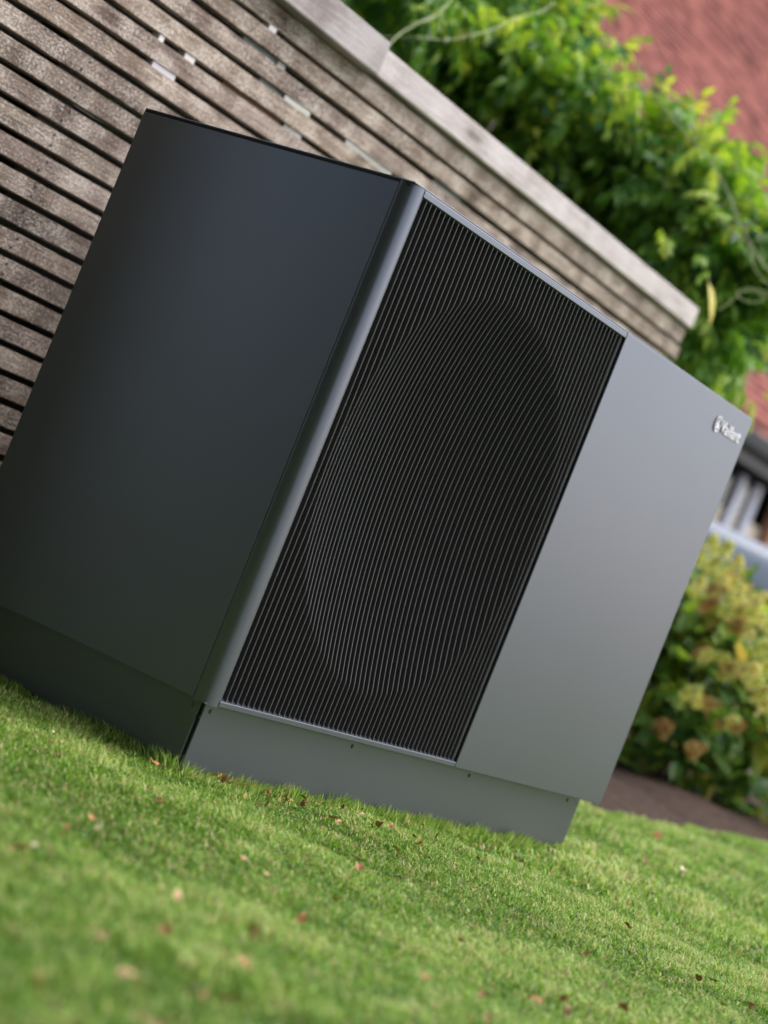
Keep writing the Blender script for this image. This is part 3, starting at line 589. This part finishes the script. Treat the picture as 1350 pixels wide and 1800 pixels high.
# tiles: course by course up a 50 degree slope, joined (too far to pick apart)
m_ = 1.19; th = math.atan(m_); ex = .10; tw = .165; V = []; F = []; vv = []
cs, sn = math.cos(th), math.sin(th); nrow = 86; ncol = 98
for r_ in range(nrow):
    for c_ in range(ncol):
        x = 8 + c_ * tw + (tw / 2 if r_ % 2 else 0) - 15; s0 = r_ * ex; lift = .022 + random.uniform(-.003, .003); b = len(V)
        pts = [(x + .002, s0, lift), (x + tw - .002, s0, lift + random.uniform(-.002, .002)), (x + tw - .002, s0 + ex + .01, .002), (x + .002, s0 + ex + .01, .002), (x + .002, s0, -.004), (x + tw - .002, s0, -.004)]
        for (xx, s, l) in pts: V.append((xx, 5.42 + s * cs - l * sn - 6.2, 2.2 + s * sn + l * cs))
        F += [(b, b + 1, b + 2, b + 3), (b + 4, b + 5, b + 1, b)]
        q = .42 + .22 * noise.noise(Vector((x * .5, s0 * 3.5, 0))) + random.uniform(-.22, .22) + (.16 if r_ % 2 else -.16); vv += [min(.95, max(0, q * .75))] * 6
me_idx = np.concatenate([np.array(f) for f in F]); o = npmesh('roof_tiles', V, np.full(len(F), 4), me_idx, TILE, ho, vv); o['kind'] = 'stuff'
L_ = nrow * ex
bm = bmesh.new(); V = [(-7, -.78, 2.18), (9, -.78, 2.18), (9, -.78 + L_ * cs, 2.18 + L_ * sn), (-7, -.78 + L_ * cs, 2.18 + L_ * sn), (-7, -.78 + 2 * L_ * cs, 2.18), (9, -.78 + 2 * L_ * cs, 2.18)]
pydata('roof', V, [(0, 1, 2, 3), (3, 2, 5, 4)], simple('roof_underlay', (.16, .07, .06), .9), ho)
# rooflight
SKYL = simple('blue_white_rooflight_glass', (.45, .5, .6), .12, var=.05, spec=.9)
rl = bmesh.new(); box(rl, 0, .9, 0, .5, .03, .07, .004, 1); o = bobj('rooflight', rl, SKYL, ho); o.location = (13.60 - 15, 5.42 + .82 * cs - 6.2, 2.2 + .82 * sn); o.rotation_euler = (th, 0, 0)
rf = bmesh.new(); box(rf, -.06, -.002, -.06, .56, .02, .08); box(rf, .902, .96, -.06, .56, .02, .08); box(rf, -.0, .9, -.06, -.002, .02, .08); box(rf, 0, .9, .502, .56, .02, .08)
bobj('frame', rf, simple('rooflight_frame', (.10, .10, .11), .5), o)

# ------------------------------------------------------------------ parked car (mostly hidden: one wing, bonnet and wheel arch in view)
ca = empty('parked_car', 'silver blue car parked on the drive behind the hydrangea bush', 'car')
CARP = paint_mat('silver_blue_car_paint', (.21, .235, .275), .3, .3, 600)
TYRE = simple('tyre_rubber', (.03, .03, .033), .8); ARCH = simple('wheel_arch_plastic', (.05, .05, .055), .7); RIM = simple('alloy_rim', (.45, .46, .48), .3, .8)
CGL = simple('car_window_glass', (.02, .025, .03), .06, spec=.8); HL = simple('headlight_glass', (.7, .72, .75), .1); RED = simple('tail_lamp_red', (.4, .02, .02), .2)
# body: side profile lofted across the width; local x = length (front at +x), local y = width (-y faces the camera), wheels at x=+-1.3
def prof_top(x):
    pts = [(-2.1, .62), (-2.05, .95), (-1.75, 1.03), (1.0, 1.03), (1.6, .99), (1.95, .90), (2.12, .70), (2.15, .45)]
    for (a, za), (b, zb) in zip(pts, pts[1:]):
        if a <= x <= b: return za + (zb - za) * (x - a) / (b - a)
    return .4
NX = 120; xs = [-2.12 + 4.26 * i / NX for i in range(NX + 1)]
def arch(x):
    z = .24
    for wx in (-1.3, 1.3):
        if abs(x - wx) < .39: z = max(z, .31 + math.sqrt(.39 ** 2 - (x - wx) ** 2))
    return z
V = []; F = []; rows = 9
for x in xs:
    zt = prof_top(min(2.149, max(-2.099, x))); zb = arch(x); endf = min(1, max(.0, (2.16 - abs(x)) / .35)) ** .5
    hw = .78 + .11 * endf
    zb = min(zb, zt - .03)
    for k in range(rows):
        t = k / (rows - 1)
        if k < 6:
            tt = k / 5; z = zb + (zt - .07 - zb) * tt; y = -hw * (1 - .05 * tt * tt - .04 * (1 - tt) ** 2)
        else:
            tt = (k - 5) / 3; z = zt - .07 + .07 * math.sin(tt * math.pi / 2); y = -hw * .95 + (hw * .95) * (1 - math.cos(tt * math.pi / 2)) * .35
        V.append((x, y, z))
nv = len(V); V += [(x, -y, z) for x, y, z in V]
for i in range(NX):
    for k in range(rows - 1):
        a = i * rows + k; F.append((a, a + rows, a + rows + 1, a + 1)); F.append((nv + a, nv + a + 1, nv + a + rows + 1, nv + a + rows))
    a = i * rows + rows - 1; F.append((a, a + rows, nv + a + rows, nv + a))
for i in (0, NX): 
    for k in range(rows - 1):
        a = i * rows + k; F.append((a, a + 1, nv + a + 1, nv + a))
pydata('body', V, F, CARP, ca, smooth=True)
bm = bmesh.new(); box(bm, -2.0, 2.0, -.70, .70, .22, .62); bobj('underbody', bm, ARCH, ca)
# cabin (greenhouse)
def loft(name, sec, mat, parent):
    V = []; F = []; n = len(sec)
    for x, z, hw in sec: V += [(x, -hw, z), (x, hw, z)]
    return V
cab = [(-1.85, 1.02, .80), (-1.45, 1.42, .62), (-.1, 1.47, .62), (.35, 1.40, .62), (1.05, 1.02, .80)]
V = [(x, -h, z) for x, z, h in cab] + [(x, h, z) for x, z, h in cab]
F = [(0, 1, 2, 3, 4)[::-1], (5, 6, 7, 8, 9), (1, 6, 7, 2)[::-1], (2, 7, 8, 3)[::-1]]
pydata('cabin_glass', V, [(0, 4, 3, 2, 1), (5, 6, 7, 8, 9), (0, 1, 6, 5), (3, 4, 9, 8)], CGL, ca)
pydata('roof_panel', [(-1.47, -.64, 1.425), (-.1, -.64, 1.48), (.37, -.64, 1.41), (-1.47, .64, 1.425), (-.1, .64, 1.48), (.37, .64, 1.41)], [(0, 1, 4, 3), (1, 2, 5, 4)], CARP, ca)
for s in (-1, 1):
    for (x, z, x2, z2) in ((1.07, 1.02, .36, 1.42), (-.35, 1.02, -.4, 1.46), (-1.87, 1.02, -1.47, 1.43)):
        Vt, Ft = tube([(x, s * .81, z), (x2, s * .64, z2)], .03, 6); pydata('pillar', Vt, Ft, CARP, ca)
    bm = bmesh.new(); box(bm, 2.02, 2.13, s * .62 - .16, s * .62 + .16, .66, .78, .02, 2); bobj('headlight', bm, HL, ca)
    bm = bmesh.new(); box(bm, -2.12, -2.06, s * .66 - .12, s * .66 + .12, .75, .9, .02, 2); bobj('tail_light', bm, RED, ca)
for wx in (-1.3, 1.3):
    for s in (-1, 1):
        V = []; F = []; n = 36; pr = [(.20, .10), (.30, .11), (.325, .08), (.33, 0), (.325, -.08), (.30, -.11), (.20, -.10)]
        for k in range(n):
            a = 2 * math.pi * k / n
            for r_, y_ in pr: V.append((wx + r_ * math.cos(a), s * .74 + y_, .33 + r_ * math.sin(a)))
        for k in range(n):
            for q in range(len(pr) - 1): F.append((k * 7 + q, ((k + 1) % n) * 7 + q, ((k + 1) % n) * 7 + q + 1, k * 7 + q + 1))
        wh = pydata('wheel', V, F, TYRE, ca, smooth=True)
        bm = bmesh.new()
        bmesh.ops.create_cone(bm, cap_ends=True, segments=20, radius1=.05, radius2=.05, depth=.16)
        for q in range(5): bmesh.ops.create_cube(bm, size=1, matrix=Matrix.Rotation(q * 2 * math.pi / 5, 4, 'Z') @ Matrix.Translation((.12, 0, .04)) @ Matrix.Diagonal((.2, .05, .03, 1)))
        bmesh.ops.transform(bm, matrix=Matrix.Translation((wx, s * .74, .33)) @ Matrix.Rotation(math.pi / 2 * (1 if s < 0 else -1), 4, 'X'), verts=bm.verts); bobj('rim', bm, RIM, wh)
wp = P(1232, 1138, 9.3); ang = math.atan2(-.80, .60)
nrm = Vector((math.sin(ang), -math.cos(ang), 0))     # direction of local -y
ca.rotation_euler = (0, 0, ang)
ca.location = Vector((wp[0], wp[1], 0)) - Vector((math.cos(ang), math.sin(ang), 0)) * 1.3 - nrm * .86

# ------------------------------------------------------------------ dark evergreen blocker added outside the frame at left to darken the side panel
he = empty('added_hedge', 'tall dark evergreen blocker added out of view on the left to darken the side panel', 'added_hedge', (-3.85, 0, 0))
bm = bmesh.new(); box(bm, -.45, .35, -7.5, 3.1, -.1, 6.4, .12, 2); bmesh.ops.subdivide_edges(bm, edges=bm.edges[:], cuts=5, use_grid_fill=True)
for v in bm.verts: v.co += Vector((1, .3, .4)) * (.12 * noise.noise(v.co * 1.5))
bobj('blocker_mass', bm, simple('added_hedge_core', (.011, .013, .012), .9, var=.3), he, True)
n = 14000; pos = np.stack([RNG.uniform(-.5, .0, n) * 0 + .38 + RNG.normal(size=n) * .05, RNG.uniform(-7.5, 3.1, n), RNG.uniform(0, 6.45, n)], 1) + [-3.85, 0, 0]
V0, F0 = leaflet(.07, .035, .2, .2, 2)
dr = RNG.normal(size=(n, 3)) + [.6, 0, -.2]
fr = rot_frames(dr, RNG.uniform(-1, 1, n)); W_ = np.einsum('nij,vj->nvi', fr, V0) + pos[:, None, :] - np.array([-3.85, 0, 0])
flat = np.concatenate([np.array(f) for f in F0]); lens = np.array([len(f) for f in F0])
o = npmesh('foliage', W_.reshape(-1, 3), np.tile(lens, n), (flat[None] + (np.arange(n) * len(V0))[:, None]).ravel(), ADDED_HEDGE, he, np.repeat(RNG.uniform(0, .9, n), len(V0))); o['kind'] = 'stuff'

# ------------------------------------------------------------------ grass
def proj(p):
    d = p - np.array(CAM_POS); dz = d @ np.array(cf); return 675 + 3787.4 * (d @ np.array(cr)) / dz, 900 - 3787.4 * (d @ np.array(cu)) / dz, dz
def make_grass(n, name, x0, x1, y0, y1, hmin, hmax, wd, dmin, dmax, margin=260):
    x = RNG.uniform(x0, x1, n); y = RNG.uniform(y0, y1, n); z = np.zeros(n)
    p = np.stack([x, y, z], 1); px, py, dz = proj(p)
    ok = (px > -margin) & (px < 1350 + margin) & (py > 800) & (py < 1800 + margin) & (dz > dmin) & (dz < dmax)
    ok &= ~((x > 0.0265) & (x < 1.0725) & (y > 0.022) & (y < .44))
    ey = np.where(x > .6, 0.44 + 0.072 * (x - 1.1) + 0.02 * np.sin(x * 2.3) + 0.012 * np.sin(x * 6.1 + 1), .42 + .3 * np.minimum(1, .6 - x))
    ok &= y < ey - .0
    p = p[ok]; n = len(p)
    z = np.array([gh(a, b) for a, b in p[:, :2]]); p[:, 2] = z - .002
    cl = np.array([noise.noise(Vector((a * 9, b * 9, 0))) for a, b in p[:, :2]]); cl2 = np.array([noise.noise(Vector((a * 2.2, b * 2.2, 7))) for a, b in p[:, :2]])
    h = RNG.uniform(hmin, hmax, n) * (1 + .6 * cl + .45 * cl2); az = RNG.uniform(0, 2 * np.pi, n); lean = RNG.uniform(.2, 1.5, n) * h
    L = np.stack([np.cos(az), np.sin(az)], 1) * lean[:, None]
    wv = np.stack([-np.sin(az), np.cos(az)], 1) * (RNG.uniform(.6, 1.2, n) * wd / 2)[:, None]
    def v3(xy, zz): return np.concatenate([xy, zz[:, None]], 1)
    b = p[:, :2]; V = np.stack([v3(b - wv, p[:, 2]), v3(b + wv, p[:, 2]), v3(b + L * .35 + wv * .8, p[:, 2] + h * .6), v3(b + L * .35 - wv * .8, p[:, 2] + h * .6), v3(b + L, p[:, 2] + h * (1 - .28 * (lean / h)))], 1).reshape(-1, 3)
    flat = np.array([0, 1, 2, 3, 3, 2, 4]); ix = (flat[None] + (np.arange(n) * 5)[:, None]).ravel(); pl = np.tile([4, 3], n)
    cl3 = np.array([noise.noise(Vector((a * 28, b * 28, 11))) for a, b in p[:, :2]])
    c = np.clip(.50 + .34 * cl + .50 * cl2 + .30 * cl3 - .22 * np.clip((-.15 - p[:, 0]) / .7, 0, 1) + RNG.normal(size=n) * .22, .02, .86); dead = RNG.random(n) < (.08 + .35 * np.clip(cl3 * 1.6 - .25, 0, 1) + .12 * np.clip(-cl2, 0, 1)); c[dead] = RNG.uniform(.86, 1.0, dead.sum())
    o = npmesh(name, V, pl, ix, GRASS, None, np.repeat(c, 5)); return o
g1 = make_grass(520000, 'grass', -1.6, 1.4, -1.1, .62, .007, .0155, .0022, 1.0, 3.1); g1['kind'] = 'stuff'; g1['label'] = 'short mown lawn grass in front of the heat pump'; g1['category'] = 'grass'
g2 = make_grass(330000, 'grass', .2, 6.4, -1.6, .85, .012, .024, .0036, 3.1, 8.5); g2['kind'] = 'stuff'; g2['label'] = 'lawn grass running back to the soil bed on the right'; g2['category'] = 'grass'
# longer uncut tufts against the plinth
tx = []
for k in range(3400):
    if random.random() < .55: tx.append((random.uniform(0.02, 1.075), .0215 - abs(random.gauss(0, .010))))
    else: tx.append((.0255 - abs(random.gauss(0, .010)), random.uniform(0.02, .45)))
tx = np.array(tx); n = len(tx); h = RNG.uniform(.012, .026, n) * np.array([.8 + .6 * max(-.4, noise.noise(Vector((a * 14, b * 14, 3)))) for a, b in tx]); az = RNG.uniform(0, 2 * np.pi, n); L = np.stack([np.cos(az), np.sin(az)], 1) * (RNG.uniform(.1, .7, n) * h)[:, None]
front = (tx[:, 1] < .0218) & (tx[:, 0] > .0255); L[front, 1] = -np.abs(L[front, 1]); L[~front, 0] = -np.abs(L[~front, 0])
wv = np.stack([-np.sin(az), np.cos(az)], 1) * .0008; zz = np.full(n, -.013)
def v3(xy, q): return np.concatenate([xy, q[:, None]], 1)
V = np.stack([v3(tx - wv, zz), v3(tx + wv, zz), v3(tx + L * .35 + wv * .8, zz + h * .6), v3(tx + L * .35 - wv * .8, zz + h * .6), v3(tx + L, zz + h)], 1).reshape(-1, 3)
flat = np.array([0, 1, 2, 3, 3, 2, 4]); o = npmesh('grass', V, np.tile([4, 3], n), (flat[None] + (np.arange(n) * 5)[:, None]).ravel(), GRASS, None, np.repeat(np.clip(RNG.uniform(.3, .95, n), 0, .95), 5))
o['kind'] = 'stuff'; o['label'] = 'longer uncut grass tufts against the plinth'; o['category'] = 'grass'

# ------------------------------------------------------------------ fallen leaves, one by one
def dead_leaf(L, W, seed):
    r = random.Random(seed); V, F = leaflet(L, W, r.uniform(-.3, .5), r.uniform(.4, .9), 4); V = np.array(V)
    V[:, 2] += .18 * L * np.sin(V[:, 0] / L * 5 + seed) + np.array([r.uniform(-.0006, .0006) for _ in V]); V[:, 1] += .12 * L * np.sin(V[:, 0] / L * 3 + seed); V[:, 0] -= L / 2; return V, F
LM = {'orange': simple('orange_dead_leaf', (.40, .19, .07), .7, var=.25, scale=300), 'rust': simple('rust_dead_leaf', (.33, .14, .06), .7, var=.3, scale=300),
      'tan': simple('tan_dead_leaf', (.50, .335, .16), .7, var=.2, scale=300), 'cream': simple('cream_dead_leaf', (.60, .51, .33), .7, var=.15, scale=300)}
lmesh = {}
for c, m in LM.items():
    for k in range(3):
        V, F = dead_leaf(.0175 - .003 * k, .0105 + .001 * k, k * 3 + 1); me = bpy.data.meshes.new('fallen_leaf'); me.from_pydata([tuple(v) for v in V], [], F); me.update(); me.materials.append(m); lmesh[c, k] = me
def fall(x, y, c, s=1.0, label=None, dz=0):
    o = bpy.data.objects.new('fallen_leaf', lmesh[c, random.randrange(3)]); COL.objects.link(o)
    o.location = (x, y, gh(x, y) + .0165 + dz); o.rotation_euler = (random.uniform(-.7, .7), random.uniform(-.7, .7), random.uniform(0, 6.3)); o.scale = (s, s, s)
    words = {'orange': 'small bright orange fallen leaf lying on the mown grass', 'rust': 'small rusty brown fallen leaf lying on the mown grass', 'tan': 'small curled tan fallen leaf lying on the mown grass', 'cream': 'small pale cream fallen leaf lying on the mown grass'}
    tag(o, label or words[c], 'fallen leaf', {'orange': 'orange fallen leaves on the lawn', 'rust': 'rusty fallen leaves on the lawn', 'tan': 'tan fallen leaves on the lawn', 'cream': 'cream fallen leaves on the lawn'}[c] if not label else 'fallen leaves on the lawn')
spots = [(-.070, -.012, 'rust', 1.3, None), (-.740, -.656, 'orange', .9, None), (-.632, -.586, 'tan', 1.2, None), (-.629, -.501, 'tan', .8, None), (-.764, -.598, 'orange', .75, None), (-.871, -.625, 'tan', .8, None),
         (-.728, -.43, 'cream', .8, 'pale cream leaf at the far left edge of the lawn below the dark side panel'), (-.765, -.445, 'rust', .9, None), (-.47, -.521, 'orange', .8, None), (-.351, -.398, 'tan', .7, None), (-.04, -.618, 'cream', .75, 'thin whitish leaf sliver lying in the lower right of the grass'),
         (-.275, -.664, 'orange', 1.2, None), (-.395, -.672, 'rust', .8, None), (.405, -.55, 'rust', .9, None), (.367, -.549, 'rust', .9, None), (-.167, -.515, 'orange', .8, None), (-.45, -.644, 'orange', .7, None), (-.929, -.695, 'tan', .9, None), (-.933, -.708, 'tan', .8, None), (-1.041, -.719, 'orange', .7, None),
         (-.882, -.725, 'rust', .8, None), (-.855, -.73, 'tan', 1.1, None), (.133, -.508, 'rust', .9, None), (-.055, -.309, 'rust', .9, None), (.178, -.211, 'tan', .9, None), (.359, -.128, 'orange', .9, None), (.362, -.624, 'orange', .8, None), (-.086, -.667, 'rust', .9, None), (.524, -.373, 'orange', .8, None),
         (-.239, -.68, 'tan', .8, None), (-1.07, -.776, 'tan', .8, None), (-1.06, -.749, 'cream', .7, None), (-.987, -.775, 'tan', .8, None), (-.599, -.349, 'orange', .7, None), (-.533, -.328, 'cream', .7, None), (-.331, -.351, 'tan', .7, None), (2.082, .323, 'orange', 1.6, None), (1.388, .013, 'cream', 1.2, None), (1.551, .018, 'cream', 1.3, None), (1.893, .142, 'tan', 1.4, None), (1.022, -.172, 'tan', 1.1, None)]
spot_labels = {0: 'rusty brown leaf standing in the grass at the left corner of the plinth', 1: 'brightest orange leaf, low in the middle left of the lawn', 2: 'large blurred tan leaf just above and right of the brightest orange leaf', 3: 'curled tan leaf in the middle of the left lawn', 4: 'faded orange leaf between two tan ones in the lower left lawn', 7: 'rusty leaf beside the pale cream leaf at the far left edge', 8: 'small orange leaf right of the middle of the left lawn', 11: 'large orange leaf at the bottom edge right of the lawn centre', 12: 'rusty leaf near the bottom edge at the lawn centre', 13: 'right one of two rusty leaves side by side in the lower right grass', 14: 'left one of two rusty leaves side by side in the lower right grass', 15: 'orange leaf in the middle of the lawn below the plinth centre', 16: 'small orange leaf near the bottom edge left of centre', 19: 'orange leaf in the bottom left corner of the lawn', 22: 'rusty leaf in the grass below the right end of the plinth', 26: 'orange leaf at the bottom right edge of the lawn', 28: 'orange leaf on the lawn right of the plinth, halfway down', 30: 'large blurred tan leaf closest to the bottom left corner', 36: 'orange leaf on the lawn just in front of the soil bed', 37: 'pale cream leaf on the lawn right of the plinth end', 38: 'pale cream leaf further right on the lawn towards the bed', 40: 'tan leaf just right of the plinth front corner'}
spots = [(x, y, c, s_, spot_labels.get(k, lb)) for k, (x, y, c, s_, lb) in enumerate(spots)]
random.seed(5)
for x, y, c, s, lab in spots: fall(x, y, c, s, lab)
# the little pile at the plinth corner
for k in range(5): fall(.045 + random.uniform(-.02, .03), -.018 - random.random() * .02, random.choice(['rust', 'orange', 'tan']), .9, None, .001 * k)
for k in range(10): fall(.14 + random.uniform(-.07, .09), -.07 + random.uniform(-.05, .04), random.choice(['rust', 'rust', 'orange', 'tan']), .7)
for k in range(26):
    u_ = random.random() ** 1.3; fall(.02 + u_ * .5 + random.gauss(0, .01), -.03 - random.random() * .09 * (1 + u_), random.choice(['rust', 'rust', 'orange', 'tan']), random.uniform(.4, .75))
for k in range(60):
    a = RNG.uniform(-1.2, 3.2); b_ = RNG.uniform(-.95, .5)
    if b_ > edge_y(max(a, .6)) - .05 or (a > -.03 and a < 1.09 and b_ > -.02): continue
    fall(a, b_, random.choice(['rust', 'orange', 'tan', 'tan', 'cream', 'rust']), random.uniform(.45, .85) * (1.35 if a > 1.1 else 1))
